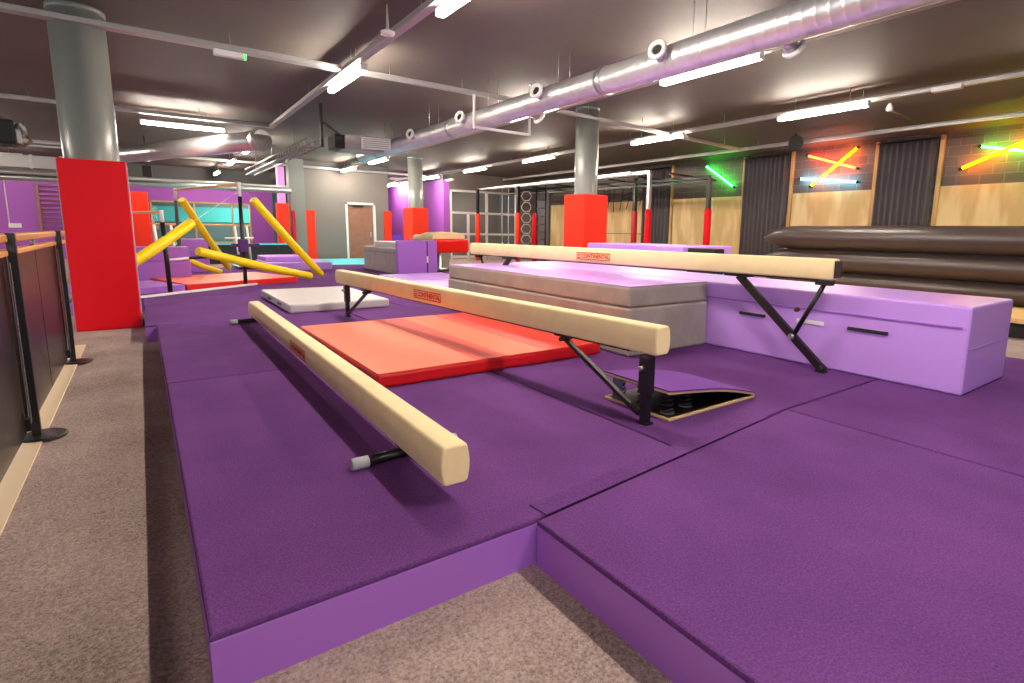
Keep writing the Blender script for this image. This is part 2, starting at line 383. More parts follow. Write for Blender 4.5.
# ------------------------------------------------------------------ balance beams
def beam_body(parent, p0, p1, zt, w=.124, h=.162):
    p0 = V3((*p0, 0)); p1 = V3((*p1, 0)); d = (p1-p0).normalized(); s = V3((-d.y, d.x, 0))
    prof = []
    zc = zt-h/2
    # rounded top and bottom edges, gently bulging sides
    def pt(u, v): prof.append((u, v))
    hw, hh, r = w/2, h/2, .018
    for cu, cv, a0 in ((hw-r-.006, hh-r, 0), (-hw+r+.006, hh-r, 90), (-hw+r+.006, -hh+r, 180), (hw-r-.006, -hh+r, 270)):
        for k in range(5):
            a = math.radians(a0+k*22.5); pt(cu+r*math.cos(a), cv+r*math.sin(a))
        if a0 in (90, 270):
            sg = -1 if a0 == 90 else 1
            for k in range(1, 6):
                v = (hh-r)*(1-k/3) * (1 if a0 == 90 else -1)
                if abs(v) < hh-r: pt(sg*(hw-.006+.008*(1-(v/(hh-r))**2)), v)
    rings = []
    L = (p1-p0).length
    for t, sc in ((0, .90), (.006, .97), (.016, 1), (L-.016, 1), (L-.006, .97), (L, .90)):
        rings.append([p0+d*t+s*(u*sc)+V3((0, 0, zc+v*sc)) for u, v in prof])
    m = MB(); m.rings(rings)
    return m.build('beam_body', M['suede'], parent), d, s
def beam_logo(parent, c, d, s, zc, L=.52, h=.08):
    # red outlined maker's panel on the camera-left side of the beam
    a, b_ = c; a = V3((*a, 0)); c = a+d*((b_-a.y)/d.y); off = s*.0652
    fx = -d                      # reading direction
    def q(m, u0, u1, v0, v1, t=.0012):
        pts = [c+off+fx*u0+V3((0, 0, zc+v0)), c+off+fx*u1+V3((0, 0, zc+v0)), c+off+fx*u1+V3((0, 0, zc+v1)), c+off+fx*u0+V3((0, 0, zc+v1))]
        m.prism(pts, s*t)
    m = MB(); b = .009
    q(m, -L/2, L/2, h/2-b, h/2); q(m, -L/2, L/2, -h/2, -h/2+b); q(m, -L/2, -L/2+b, -h/2, h/2); q(m, L/2-b, L/2, -h/2, h/2)
    for k in range(3): q(m, -L/2+.016, -L/2+.066, -h/2+.014+k*.018, -h/2+.024+k*.018)
    o = m.build('maker_panel', M['logo'], parent); o['label'] = 'small red outlined maker panel with red capital letters'
    me = text_mesh('CONTINENTAL', .062); me.materials.clear(); me.materials.append(M['logo'])
    R = Matrix((fx, V3((0, 0, 1)), s)).transposed().to_4x4()
    R.translation = c+off+fx*.035+V3((0, 0, zc))+s*.0008-WORLD[parent.name]
    xs = [v.co.x for v in me.vertices]; wd = max(xs)-min(xs)
    me.transform(Matrix.Diagonal((.43/wd, 1, 1, 1))); me.transform(R)
    t = bpy.data.objects.new('lettering', me); COL.objects.link(t); t.parent = o; WORLD[t.name] = WORLD[parent.name]

# low floor beam
lb = thing('balance_beam', 'low cream balance beam lying on short floor feet on the nearest purple mat', 'balance beam', (.94, 4.4, T))
_, d, s = beam_body(lb, (.918, 1.83), (.975, 6.95), .425)
beam_logo(lb, ((.918, 1.83), 4.37), d, s, .338)
for y, nm in ((2.36, 'foot'), (6.88, 'foot')):
    xc = .93+(y-1.83)*.0098
    f = MB().tube([(xc-.2, y, T+.028), (xc+.2, y+.03, T+.028)], .0235, 14).build('foot', M['black_metal'], lb)
    MB().lathe((xc-.265, y, T+.028), (1, 0, 0), [(0, .024), (.006, .0275), (.075, .0275), (.078, .02)], 16).build('rubber_cap', M['grey_rubber'], f)
    MB().lathe((xc+.265, y+.03, T+.028), (-1, 0, 0), [(0, .024), (.006, .0275), (.075, .0275), (.078, .02)], 16).build('rubber_cap', M['grey_rubber'], f)
    MB().box(xc-.04, xc+.04, y-.05, y+.06, T+.05, T+.083).build('bracket', M['black_metal'], f)

def end_leg(parent, x, y, zb, inward, dy=0.):
    """near vertical post with a sleeve and a diagonal brace; inward is +1 if the beam runs to larger y"""
    u = MB().box(x-.03, x+.03, y-.035, y+.035, zb-.22, zb-.012, .004).build('leg_sleeve', M['black_metal'], parent)
    MB().lathe((x-.03, y, zb-.075), (-1, 0, 0), [(0, .014), (.03, .014), (.032, .01)], 12).build('adjusting_knob', M['steel'], u)
    lg = MB().box(x-.022, x+.022, y-.024, y+.024, T+.012, zb-.2, .003).build('leg', M['black_metal'], parent)
    MB().box(x-.03, x+.03, y-.04, y+.04, T+.001, T+.014, .003).build('foot_plate', M['black'], lg)
    b = MB().bar((x, y+inward*.74, zb-.035), (x, y+inward*.045, T+.045), .032, .026, .003).build('brace', M['black_metal'], parent)
    MB().box(x-.035, x+.035, y+inward*.66, y+inward*.82, zb-.02, zb-.006).tube([(x-.045, y+inward*.74, zb-.035), (x+.045, y+inward*.74, zb-.035)], .014, 10).build('brace_hinge', M['black'], b)
# raised beam (middle)
mb = thing('balance_beam', 'cream balance beam raised on black legs above the red mat and springboard', 'balance beam', (2.1, 4.5, T))
_, d, s = beam_body(mb, (2.262, 1.985), (1.965, 7.05), .748)
beam_logo(mb, ((2.262, 1.985), 4.62), d, s, .662)
MB().bar((2.24, 2.2, .583), (1.985, 6.8, .583), .06, .012).build('base_rail', M['black'], mb)
end_leg(mb, 2.215, 2.055, .586, 1)
end_leg(mb, 1.975, 6.82, .586, -1)
# high beam (right)
hb = thing('balance_beam', 'highest cream balance beam crossing in front of the long purple foam block', 'balance beam', (4.1, 4.6, T))
_, d, s = beam_body(hb, (4.285, 2.06), (3.915, 7.16), 1.078)
beam_logo(hb, ((4.285, 2.06), 4.63), d, s, .988)
MB().bar((4.28, 2.2, .91), (3.93, 7.0, .91), .06, .014).build('base_rail', M['black'], hb)
MB().obox((4.2857, 2.051, .997), (.10, .012, .13), None, .004).build('end_cap', mat('brown_end_cap', (66, 44, 42), .6), hb)
def splay_leg(x, y, inward):
    a = V3((x, y+inward*.80, .895)); b = V3((x-.01, y-inward*.01, T+.03))
    l = MB().bar(a, b, .04, .062, .004).build('leg', M['black_metal'], hb)
    MB().tube([b+V3((-.04, 0, -.002)), b+V3((.04, 0, -.002))], .026, 12).box(b.x-.03, b.x+.03, b.y-.035, b.y+.035, T+.001, T+.012).build('foot', M['black'], l)
    MB().box(x-.05, x+.05, y+inward*.68, y+inward*.92, .888, .905).build('hinge_plate', M['black'], l)
    m = a.lerp(b, .68)
    br = MB().tube([(x, y+inward*.03, .885), m], .019, 12).build('brace', M['black_metal'], hb)
    MB().lathe(m+V3((-.045, 0, 0)), (1, 0, 0), [(0, .018), (.01, .026), (.08, .026)], 12).build('brace_pivot', M['steel'], br)
    MB().box(x-.035, x+.035, y-.03, y+.09, .872, .905).build('brace_hinge', M['black'], br)
    k = V3((x-.02, y+inward*.03, .885)).lerp(m, .56)+V3((0, inward*.06, .03))
    MB().lathe(k, (-1, 0, 0), [(0, .012), (.02, .02), (.045, .02), (.05, .012)], 12).build('clamp_knob', mat('brown_knob', (70, 34, 30), .4), br)
splay_leg(4.26, 2.10, 1); splay_leg(3.94, 7.0, -1)

# ------------------------------------------------------------------ mats on the floor
rm = thing('landing_mat', 'folding red mat with coral top lying between the low and the raised beam', 'mat', (2.3, 5, T))
MB().box(1.20, 3.21, 3.54, 5.78, T+.001, T+.098, .02).build('red_side', M['red_mat'], rm)
MB().box(1.21, 1.98, 3.55, 5.77, T+.098, T+.103, .003).build('top_panel', M['coral'], rm)
MB().box(1.98, 2.24, 3.55, 5.77, T+.098, T+.103, .003).build('middle_band', M['coral_dark'], rm)
MB().box(2.24, 2.62, 3.55, 5.77, T+.098, T+.103, .003).build('top_panel', M['coral'], rm)
MB().box(2.62, 3.20, 3.55, 5.77, T+.098, T+.103, .003).build('end_band', M['coral_dark'], rm)
gm = thing('landing_mat', 'thin pale grey mat at the far ends of the low and raised beams', 'mat', (2.05, 8.4, T))
MB().box(1.43, 2.72, 7.40, 9.45, T+.001, T+.115, .025).build('cover', M['light_grey_vinyl'], gm)
for y in (7.9, 8.6): MB().box(1.418, 1.43, y, y+.22, T+.05, T+.075).build('handle', M['grey_panel'], gm)
# grey stack with purple tops
def crash(name, a, label, sm, top=None, seam=None):
    x0, x1, y0, y1, z0, z1 = a
    o = thing(name, label, 'mat', ((x0+x1)/2, (y0+y1)/2, z0))
    MB().box(x0, x1, y0, y1, z0, z1, .022).build('cover', M[sm], o)
    if top: MB().box(x0+.01, x1-.01, y0+.01, y1-.01, z1, z1+.006, .003).build('top_panel', M[top], o)
    if seam: MB().box(x0-.003, x1+.003, y0-.003, y1+.003, seam, seam+.012).build('seam_piping', M['grey_panel'], o)
    return o
crash('crash_mat', (3.31, 4.375, 3.30, 6.78, T+.001, .612), 'thick grey vinyl crash mat under the raised beam, lower of the stack of two', 'grey_vinyl', None, None)
crash('crash_mat', (3.315, 4.37, 3.31, 6.76, .616, .794), 'grey crash mat with pale purple top, upper of the stack beside the long foam block', 'grey_vinyl', 'vinyl_end')
# long purple foam block
pb = thing('foam_block', 'long pale purple foam block at the right with black handles on its side', 'foam block', (4.87, 4, T))
MB().box(4.388, 5.30, 1.2, 6.9, T+.001, .80, .02, 3).build('cover', M['vinyl_end'], pb)
MB().box(4.378, 4.388, 1.24, 6.86, .646, .66, .003).build('flap_edge', M['vinyl'], pb)
MB().box(4.41, 5.28, 1.196, 1.2, .50, .505).build('end_seam', M['vinyl'], pb)
for a, b in ((1.69, 1.98), (2.69, 2.95)):
    MB().box(4.372, 4.388, a, b, .53, .556, .004).build('handle', M['velcro'], pb)
l = MB().box(4.380, 4.388, 2.17, 2.40, .533, .563).build('white_label', M['white'], pb); l['label'] = 'blank looking white label strip'
# springboard
sp = thing('springboard', 'springboard with purple carpet top on coil springs under the near end of the raised beam', 'springboard', (2.78, 2.27, T))
x0, x1, y0, y1 = 2.345, 3.19, 1.99, 2.54
MB().box(x0, x1, y0, y1, T+.001, T+.016, .003).build('base_plate', M['ply_edge'], sp)
MB().box(x0+.015, x1-.02, y0+.015, y1-.015, T+.016, T+.019).build('base_top', M['pit_black'], sp)
def board_z(t): return T+.17-.145*t+.022*math.sin(PI*t)*(.5+.9*t)
def board(th, o0, y0, y1, x0=x0, x1=x1):
    N = 16; r = []
    for i in range(N+1):
        t = i/N; x = x0-.01+(x1-x0)*t; z = board_z(t)+o0
        r.append([(x, y0, z), (x, y1, z), (x, y1, z+th), (x, y0, z+th)])
    m = MB(); m.rings(r, True, False); return m
bd = board(.014, -.006, y0, y1).build('board', M['ply_edge'], sp)
board(.003, -.009, y0+.008, y1-.008).build('underside', M['pit_black'], bd)
board(.009, .008, y0-.004, y1+.004).build('carpet_pad', mat('bright_purple_carpet', (112, 48, 150), .9, bump=.3, bscale=150.), sp)
for px_, py_ in ((2.42, 2.07), (2.42, 2.27), (2.42, 2.47), (2.62, 2.10), (2.62, 2.44)):
    z0 = T+.02; z1 = board_z((px_-x0)/(x1-x0))-.008; n = 56
    MB().tube([(px_+.032*math.cos(2*PI*k/14), py_+.032*math.sin(2*PI*k/14), z0+.005+(z1-z0-.01)*k/n) for k in range(n+1)], .0065, 6).build('coil_spring', M['black_metal'], sp)
    MB().lathe((px_, py_, T+.019), (0, 0, 1), [(0, .042), (.008, .042)], 16).build('spring_seat', M['grey_panel'], sp)
MB().box(2.352, 2.372, 2.40, 2.47, T+.018, board_z(0)-.012).build('strap', M['bluegrey'], sp)

# ------------------------------------------------------------------ railing on the left
rl = thing('railing', 'black panelled railing with wooden handrails along the brown carpet aisle', 'railing', (-.6, 3, 0))
RY = (-2.4, -.18, 2.04, 4.26, 6.48)
MB().box(-.635, -.565, -4.6, 7.2, 1.145, 1.195, .012).build('handrail', M['rail_wood'], rl)
MB().box(-.63, -.57, -4.6, 7.2, 1.07, 1.105, .008).build('lower_rail', M['rail_wood'], rl)
for y in RY:
    p = MB().box(-.575, -.535, y-.02, y+.02, .012, 1.2, .003).build('post', M['black_metal'], rl)
    MB().lathe((-.53, y, 0), (0, 0, 1), [(0.013, .115), (.02, .115), (.024, .105)], 28).build('base_flange', M['black_metal'], p)
    MB().box(-.60, -.57, y-.035, y+.035, .06, .13).build('clamp', M['black'], p)
    hm = MB().box(-.565, -.56, y-.095, y-.065, .12, 1.04)
    for k in range(26): hm.box(-.562, -.557, y-.085, y-.075, .14+k*.034, .152+k*.034)
    hm.build('perforated_strip', M['grey_panel'], p)
for a, b in zip(RY[:-1], RY[1:]):
    for c0, c1 in ((a+.05, (a+b)/2-.01), ((a+b)/2+.01, b-.05)):
        MB().box(-.615, -.59, c0, c1, .05, 1.07, .004).build('panel', M['panel'], rl)
MB().box(-.615, -.59, 6.53, 7.15, .05, 1.07, .004).build('panel', M['panel'], rl)
for y in (3.4, 5.4, 7.1): MB().tube([(-.6, y, 1.105), (-.6, y, 1.146)], .012, 10).build('spigot', M['steel'], rl)

rl.location.x -= .03
# ------------------------------------------------------------------ uneven bars
ub = thing('uneven_bars', 'uneven bars with black posts, white ends and pale wooden rails behind the red pad', 'gymnastic bars', (.9, 11, T))
A0 = V3((.31, 10.6, T)); A1 = V3((.287, 10.6, 1.47)); B0 = V3((1.487, 11.4, T)); B1 = V3((1.49, 11.4, 2.02))
C0 = V3((.62, 13.6, T)); C1 = V3((.63, 13.6, 1.98)); D0 = V3((-.5, 13.0, T)); D1 = V3((-.5, 13.0, 1.47))
for nm, p, q in (('post', A0, A1), ('post', B0, B1), ('post', C0, C1), ('post', D0, D1)):
    po = MB().tube([p+V3((0, 0, .012)), q.lerp(p, .12)], .035, 14).build('post', M['black_metal'] if p is not C0 else M['grey_panel'], ub)
    MB().tube([q.lerp(p, .16), q, q+V3((.0, 0, .03))], .03, 14).build('white_head', M['white'], po)
MB().tube([B1, C1], .022, 12).build('rail', M['bar_wood'], ub)
MB().tube([A1, D1], .022, 12).build('rail', M['bar_wood'], ub)
MB().bar((-.3, 9.9, T+.02), (1.99, 11.78, T+.02), .05, .035, .004).build('base_bar', M['white'], ub)
MB().bar((-.5, 13., T+.02), (.62, 13.6, T+.02), .05, .035, .004).build('base_bar', M['white'], ub)
MB().tube([(A0.x, A0.y, .72), (.6, 10.82, .735)], .022, 10).build('cross_bar', M['white'], ub)
MB().tube([(.6, 10.82, .735), (B0.x, B0.y, .745)], .022, 10).build('cross_bar', M['black_metal'], ub)
MB().obox((1.49, 11.4, .92), (.16, .14, .24), None, .02).box(1.3, 1.76, 11.36, 11.44, .9, .96, .01).build('pad_wrap', M['purple_pad'], ub)
def cable(p0, p1, a, b, r=.075):
    p0, p1 = V3(p0), V3(p1)
    k = MB().tube([p0, p1], .006, 6).build('guy_cable', M['steel'], ub)
    q0, q1 = p0.lerp(p1, a), p0.lerp(p1, b)
    MB().tube([q0, q0.lerp(q1, .01), q0.lerp(q1, .5)+V3((0, 0, -.02)), q0.lerp(q1, .99), q1], [r*.85, r, r, r, r*.85], 14).build('foam_sleeve', M['yellow'], k)
cable(B1, (3.1, 12.33, T+.02), .14, .96)
cable((A0.x, A0.y, .97), (3.0, 12.25, T+.02), .16, .92)
cable(C1, (1.68, 15.1, T+.02), .1, .95)
cable((1.487, 11.4, 1.9), (-1.06, 9.62, .03), .31, .70, .082)
cable((C0.x, C0.y, .62), (1.42, 13.75, T+.06), .12, .9, .06)

# parallel bars farther back
pr = thing('parallel_bars', 'parallel bars with white uprights standing behind the uneven bars', 'gymnastic bars', (1.2, 16.3, T))
for y, dx in ((16.0, 0), (16.6, .35)):
    MB().tube([(.2+dx, y, 1.3), (2.0+dx, y, 1.31)], .022, 10).build('rail', M['bar_wood'], pr)
    for x in (.27, 1.93):
        MB().tube([(x+dx+.06, y, T+.05), (x+dx, y, 1.29)], .028, 10).build('upright', M['white'], pr)
for x in (.33, 1.99): MB().box(x-.04, x+.44, 15.9, 16.7, T+.001, T+.06, .01).build('base', M['black_metal'], pr)
MB().tube([(1.7, 16.0, .98), (2.4, 16.5, .98)], .02, 8).build('cross_tube', M['white'], pr)

# mats and blocks around the bars
rd = thing('landing_mat', 'red landing mat with coral top under the uneven bars', 'mat', (1.6, 12, T))
PF = [(.56, 10.98), (2.46, 11.86), (1.95, 13.55), (.08, 12.72)]
MB().prism([(x, y, T+.001) for x, y in PF], (0, 0, .098)).build('red_side', M['red_mat'], rd)
MB().prism([(1.26+(x-1.26)*.985, 12.28+(y-12.28)*.985, T+.099) for x, y in PF], (0, 0, .006)).build('top_panel', M['coral'], rd)
tag(MB().prism([(x, y, T+.001) for x, y in [(-.75, 10.38), (.53, 10.96), (.06, 12.2), (-1.1, 11.8)]], (0, 0, .10)).build('landing_mat', M['vinyl'], None),
    'low purple mat at the foot of the uneven bars beside the tall red pad', 'mat')
tag(MB().box(-.35, .745, 12.78, 13.3, T+.001, .588, .02).build('foam_block', M['vinyl'], None), 'purple foam block behind the uneven bars, lower of two', 'foam block')
tag(MB().box(-.35, .735, 12.79, 13.3, .59, .862, .02).build('foam_block', M['vinyl'], None), 'purple foam block lying on top of another behind the uneven bars', 'foam block')
tag(MB().box(.76, 1.26, 15.2, 15.8, T+.001, .97, .02).build('foam_block', M['vinyl'], None), 'square pale purple foam block behind the two stacked blocks', 'foam block')
tag(MB().box(2.48, 4.0, 15.0, 16.95, T+.001, T+.20, .02).build('landing_mat', M['vinyl_end'], None), 'wide pale purple mat behind the red landing mat', 'mat')
tag(MB().box(2.52, 3.5, 15.6, 16.9, T+.205, T+.33, .02).build('landing_mat', M['vinyl_end'], None), 'pale purple mat lying on a wider mat at the far end', 'mat')
structure(B('trim_5', M['teal'], None, 2.2, 8.1, 17.02, 21.85, .001, .12))                 # teal matting before the far wall
bs = thing('barrier', 'low black barrier with a teal top rail in front of the purple far wall', 'barrier', (2, 21.6, 0))
MB().box(-.6, 4.35, 21.4, 21.5, .02, .66).build('board', M['panel'], bs)
MB().box(-.6, 4.35, 21.37, 21.53, .66, .71).build('top_rail', M['teal'], bs)
for x in (-.5, .6, 1.7, 2.8, 3.9): MB().box(x, x+.05, 21.36, 21.40, 0.01, .66).build('post', M['black_metal'], bs)

# far blocks and vault
fb = thing('foam_block', 'upright purple foam slab beside the grey mats in front of the vault', 'foam block', (5.3, 13, T))
MB().box(4.86, 5.88, 12.60, 12.74, T+.001, 1.0, .02).build('cover', M['vinyl'], fb)
MB().box(5.60, 5.625, 12.592, 12.60, T+.02, .98).build('dark_seam', M['velcro'], fb)
MB().box(5.59, 5.635, 12.586, 12.592, .46, .62).build('white_tag', M['white'], fb)
crash('crash_mat', (4.87, 5.6, 12.78, 15.1, T+.001, .80), 'grey ridged crash mat behind the upright purple slab, in front of the brown door', 'grey_vinyl', 'light_grey_vinyl', .68)
crash('crash_mat', (5.0, 5.58, 12.85, 14.6, .808, .95), 'small grey mat lying on the far grey crash mat', 'light_grey_vinyl')
tag(MB().box(4.05, 5.5, 8.6, 11.6, T+.001, T+.11, .02).build('landing_mat', M['vinyl_end'], None), 'pale lavender mat in front of the upright purple slab', 'mat')
vt = thing('vaulting_table', 'vaulting table with cream top and shiny red front pad', 'vault', (6.3, 13.7, T))
r = []
for i in range(13):
    t = i/12; y = 13.05+1.25*t; zt = 1.13+.07*math.sin(PI*min(1, t*1.2+.12))
    r.append([(5.98, y, 1.0), (6.87, y, 1.0), (6.89, y, zt-.05), (6.82, y, zt), (6.42, y, zt+.02), (6.03, y, zt), (5.96, y, zt-.05)])
m = MB(); m.rings(r); m.build('table_top', M['suede'], vt)
MB().box(5.95, 6.93, 12.88, 13.06, .68, 1.04, .06, 4).build('front_pad', mat('glossy_red_vinyl', (235, 28, 18), .2), vt)
MB().lathe((6.3, 13.6, T), (0, 0, 1), [(0.002, .3), (.06, .3), (.07, .16), (.82, .16)], 24).build('pedestal', M['steel'], vt)
MB().box(5.9, 6.9, 13.1, 14.1, T+.001, T+.05, .02).build('base', M['black'], vt)
tag(MB().box(6.4, 7.3, 14.8, 15.6, 0.0, 1.0, .02).build('crash_mat', M['grey_vinyl'], None), 'grey crash mat standing behind the vaulting table', 'mat')
wd = MB().prism([(8.0, 20.3, .05), (9.5, 20.3, .05), (8.0, 20.3, 1.05)], (0, 1., 0)).build('wedge_mat', M['violet'], None)
tag(wd, 'violet wedge mat at the mouth of the purple corridor', 'mat')
# block and box beyond the high beam
tag(MB().box(7.0, 8.3, 5.82, 8.2, .0, 1.055, .02).build('foam_block', M['vinyl_end'], None), 'pale purple foam block beyond the highest beam, right of the orange column pad', 'foam block')
tag(MB().box(7.03, 7.25, 5.22, 5.76, .0, 1.03, .01).build('storage_box', M['black'], None), 'black box beyond the highest beam, just right of a purple block', 'box')

# ------------------------------------------------------------------ right side: airbag, platform, wall bays
ab = thing('inflatable_mat', 'big black inflated landing bag with three bulging tubes along the right wall', 'inflatable', (11.5, 2.5, .26))
def bag(y0, y1, x0, x1, z0, z1):
    zc = (z0+z1)/2; hh = (z1-z0)/2; rr = []
    for t, k in ((0, .05), (.10, .34), (.24, .64), (.42, .87), (.62, .97), (.85, 1), (None, 1), (-.85, 1), (-.62, .97), (-.42, .87), (-.24, .64), (-.10, .34), (0.0001, .05)):
        y = (y0+y1)/2 if t is None else (y0+t if (t > 0.001 or t == 0) else y1+t)
        ring = []
        for j in range(12):
            a = -PI/2+PI*j/11; ring.append((x0+.2-.26*k*math.cos(a), y, zc+hh*k*math.sin(a)))
        ring += [(x1, y, zc+hh*k), (x1, y, zc-hh*k)]
        rr.append(ring)
    m = MB(); m.rings(rr); return m
for k, (z0, z1) in enumerate(((.262, .60), (.575, 1.01), (.985, 1.445))):
    bag(-3.2, 6.50+.03*k, 10.2, 12.8, z0, z1).build('tube', M['airbag'], ab)
pf = thing('platform', 'low wooden platform edge under the black inflated bag', 'platform', (11, 1.5, 0))
MB().box(8.78, 14.0, -3.6, 6.6, .20, .258, .004).build('deck', M['timber'], pf)
MB().box(8.88, 13.9, -3.5, 6.55, 0, .20).build('base', M['black'], pf)
ys = [(1.6, 5.2, 'plywood sheet under the green and amber neon at the right edge'),
      (6.75, 8.92, 'plywood sheet under the crossed red, amber and cyan neon'),
      (10.64, 13.42, 'plywood sheet under the single green neon tube'),
      (14.75, 17.4, 'plywood sheet just right of the grey column in the middle'),
      (17.6, 21.9, 'plywood sheet behind the hanging ropes near the office window')]
for a, b, lab in ys:
    o = tag(MB().box(WX-.03, WX-.001, a, b, 0, 2.47, .002).build('plywood_panel', M['ply'], None), lab, 'plywood')
    if a > 14 and a < 15: MB().box(WX-.034, WX-.029, a, b, 1.22, 1.24).build('panel_joint', M['black'], o)
for y, lab in ((5.24, 'tall pine post left of the right-edge neon bay'), (6.68, 'tall pine post right of the crossed neon bay'), (8.98, 'tall pine post left of the crossed neon bay'),
               (10.58, 'tall pine post right of the green neon bay'), (13.5, 'tall pine post left of the green neon bay')):
    tag(MB().box(WX-.075, WX-.002, y-.045, y+.045, 0, CZ-.06, .004).build('timber_post', M['timber'], None), lab, 'post')
def curtain(y0, y1, label, n):
    o = thing('curtain', label, 'curtain', (WX-.1, (y0+y1)/2, .03))
    N = n*8; f = []; b = []
    for i in range(N+1):
        y = y0+(y1-y0)*i/N; x = WX-.12+.065*math.sin(2*PI*n*i/N)+.012*math.sin(5.1*i/N+1)
        f.append((x, y)); b.append((x+.02, y))
    loop = f+b[::-1]
    m = MB(); m.rings([[(x, y, .03) for x, y in loop], [(x, y, 1.8) for x, y in loop], [(x, y, CZ-.14) for x, y in loop]])
    m.build('cloth', M['curtain'], o)
    MB().tube([(WX-.11, y0-.05, CZ-.12), (WX-.11, y1+.05, CZ-.12)], .014, 8).build('curtain_rail', M['black_metal'], o)
curtain(5.33, 6.62, 'charcoal pleated curtain between the crossed neon and the right-edge neon', 9)
curtain(9.06, 10.52, 'charcoal pleated curtain between the crossed neon and the green neon', 10)
curtain(13.58, 14.85, 'charcoal pleated curtain left of the green neon bay', 8)
def neon(p0, p1, m, label):
    p0, p1 = V3(p0), V3(p1); d = (p1-p0).normalized()
    o = thing('neon_tube', label, 'neon light', p0)
    MB().tube([p0+d*.05, p1-d*.05], .03, 10).build('tube', M[m], o)
    for p, sg in ((p0, 1), (p1, -1)):
        MB().tube([p-d*.02*sg, p+d*.055*sg], .033, 10).tube([p, p+V3((.12, 0, 0))], .015, 8).build('end_holder', M['black_metal'], o)
NX = WX-.13
neon((NX, 12.02, 3.52), (NX, 10.86, 2.75), 'neon_green', 'single slanting green neon tube on the block wall')
neon((NX, 8.52, 3.50), (NX, 7.10, 3.03), 'neon_red', 'red neon tube at the top of the three crossed tubes')
neon((NX-.06, 8.33, 2.62), (NX-.06, 7.10, 3.58), 'neon_yellow', 'amber neon tube rising across the red and cyan tubes')
neon((NX, 8.70, 2.87), (NX, 7.06, 2.68), 'neon_cyan', 'pale cyan neon tube at the bottom of the three crossed tubes')
neon((NX, 4.50, 3.31), (NX, 3.10, 2.98), 'neon_green', 'green neon tube crossing an amber one at the right edge')
neon((NX-.06, 4.80, 2.82), (NX-.06, 3.20, 3.52), 'neon_yellow', 'amber neon tube crossing a green one at the right edge')

# ------------------------------------------------------------------ ninja rig near the far right
def rig_post(x, y, top, label, m='black_metal', pad=(0., 1.98), r=.055, pm='dark_red'):
    o = thing('rig_post', label, 'post', (x, y, 0))
    MB().box(x-r, x+r, y-r, y+r, 0, top, .006).build('steel_post', M[m], o)
    MB().lathe((x, y, 0), (0, 0, 1), [(pad[0]+.005, .10), (pad[1]-.02, .10), (pad[1], .085)], 18).build('pad', M[pm], o)
    return o
rig_post(11.6, 20.8, 3.0, 'black steel post with red pad in front of the office window', pm='orange_vinyl')
rig_post(12.0, 18.3, 3.0, 'black steel post with red pad beside the hanging grey rings', pm='orange_vinyl')
rig_post(13.2, 13.1, 3.05, 'black steel post with dark red pad, first right of the middle column')
rig_post(12.5, 11.82, 3.05, 'silver steel post with red pad, second right of the middle column', 'steel', pm='red_vinyl')
rig_post(13.2, 10.15, 2.85, 'black steel post with red pad in front of the green neon bay', pm='red_vinyl')
rb = thing('climbing_rig', 'overhead steel climbing frame of long silver and black beams', 'frame', (12.5, 15, 2.9))
MB().bar((12.5, 11.8, 3.08), (12.4, 21.0, 3.08), .1, .1).build('silver_beam', M['steel'], rb)
MB().bar((11.7, 11.82, 3.0), (11.7, 21., 3.0), .06, .06).build('silver_beam', M['steel'], rb)
MB().bar((13.2, 10.15, 2.88), (13.2, 20.8, 2.98), .09, .09).build('black_beam', M['black_metal'], rb)
MB().bar((13.2, 10.15, 2.74), (13.2, 20.8, 2.84), .06, .06).build('black_beam', M['black_metal'], rb)
for y in (11.0, 12.3, 13.6, 15, 16.5, 18, 19.5):
    MB().bar((12.45, y, 2.98), (14.6, y, 2.92), .05, .05).build('rung', M['black_metal'], rb)
# ladder post
ld = thing('rope_ladder', 'thin black ladder hanging left of the middle column', 'ladder', (12.5, 17.3, 0))
for y in (17.15, 17.75): MB().tube([(12.5, y, .02), (12.5, y, 3.02)], .028, 8).build('side_rail', M['black_metal'], ld)
for z in (.95, 1.25, 1.55, 1.85, 2.15, 2.45): MB().tube([(12.5, 17.15, z), (12.5, 17.75, z)], .018, 8).build('rung', M['black_metal'], ld)
# hanging hexagonal rings
hx = thing('ring_chain', 'hanging column of linked grey hexagonal rings', 'climbing rings', (12.2, 18.0, .9))
for k in range(5):
    MB().torus((12.2, 18.0, 2.62-.42*k), (-.6, -.8, 0), .2, .022, rs=8, n=6).build('ring', M['hex'], hx)
MB().tube([(12.2, 18.0, 2.82), (12.2, 18.0, 3.02)], .01, 6).build('hanging_strap', M['black'], hx)
tag(MB().box(13.5, 13.62, 18.3, 19.2, .0, 2.9, .02).build('hanging_panel', M['grey_panel'], None), 'dark grey hanging panel behind the grey hexagonal rings', 'panel')
tag(MB().lathe((12.9, 18.4, 0), (0, 0, 1), [(0.0, .12), (1.9, .12), (2.0, .08)], 18).build('punch_pad', M['red_vinyl'], None), 'red padded pole partly behind the hexagonal rings', 'pole')
for i, (y, lab) in enumerate(((20.2, 'left'), (19.7, 'middle'), (19.2, 'right'))):
    rp = thing('climbing_rope', f'{lab} one of three pale ropes hanging before the office window', 'rope', (12.45, y, .7), 'ropes hanging from the rig')
    MB().tube([(12.45, y, 3.03), (12.45, y+.02, 1.8), (12.45, y, .72)], .018, 8).build('rope', M['rope'], rp)
    MB().lathe((12.45, y, .68), (0, 0, 1), [(0, .03), (.02, .045), (.07, .045), (.09, .02)], 10).build('knot', M['rope'], rp)
nt = MB()
for i in range(9):
    y = 13.9+i*.34
    nt.tube([(14.4+.1*math.sin(i), y, 2.95), (14.35, y+.1*math.sin(i*2.), 2.6), (14.4, y+.15, 2.25-.25*abs(math.sin(i*1.3)))], .014, 5)
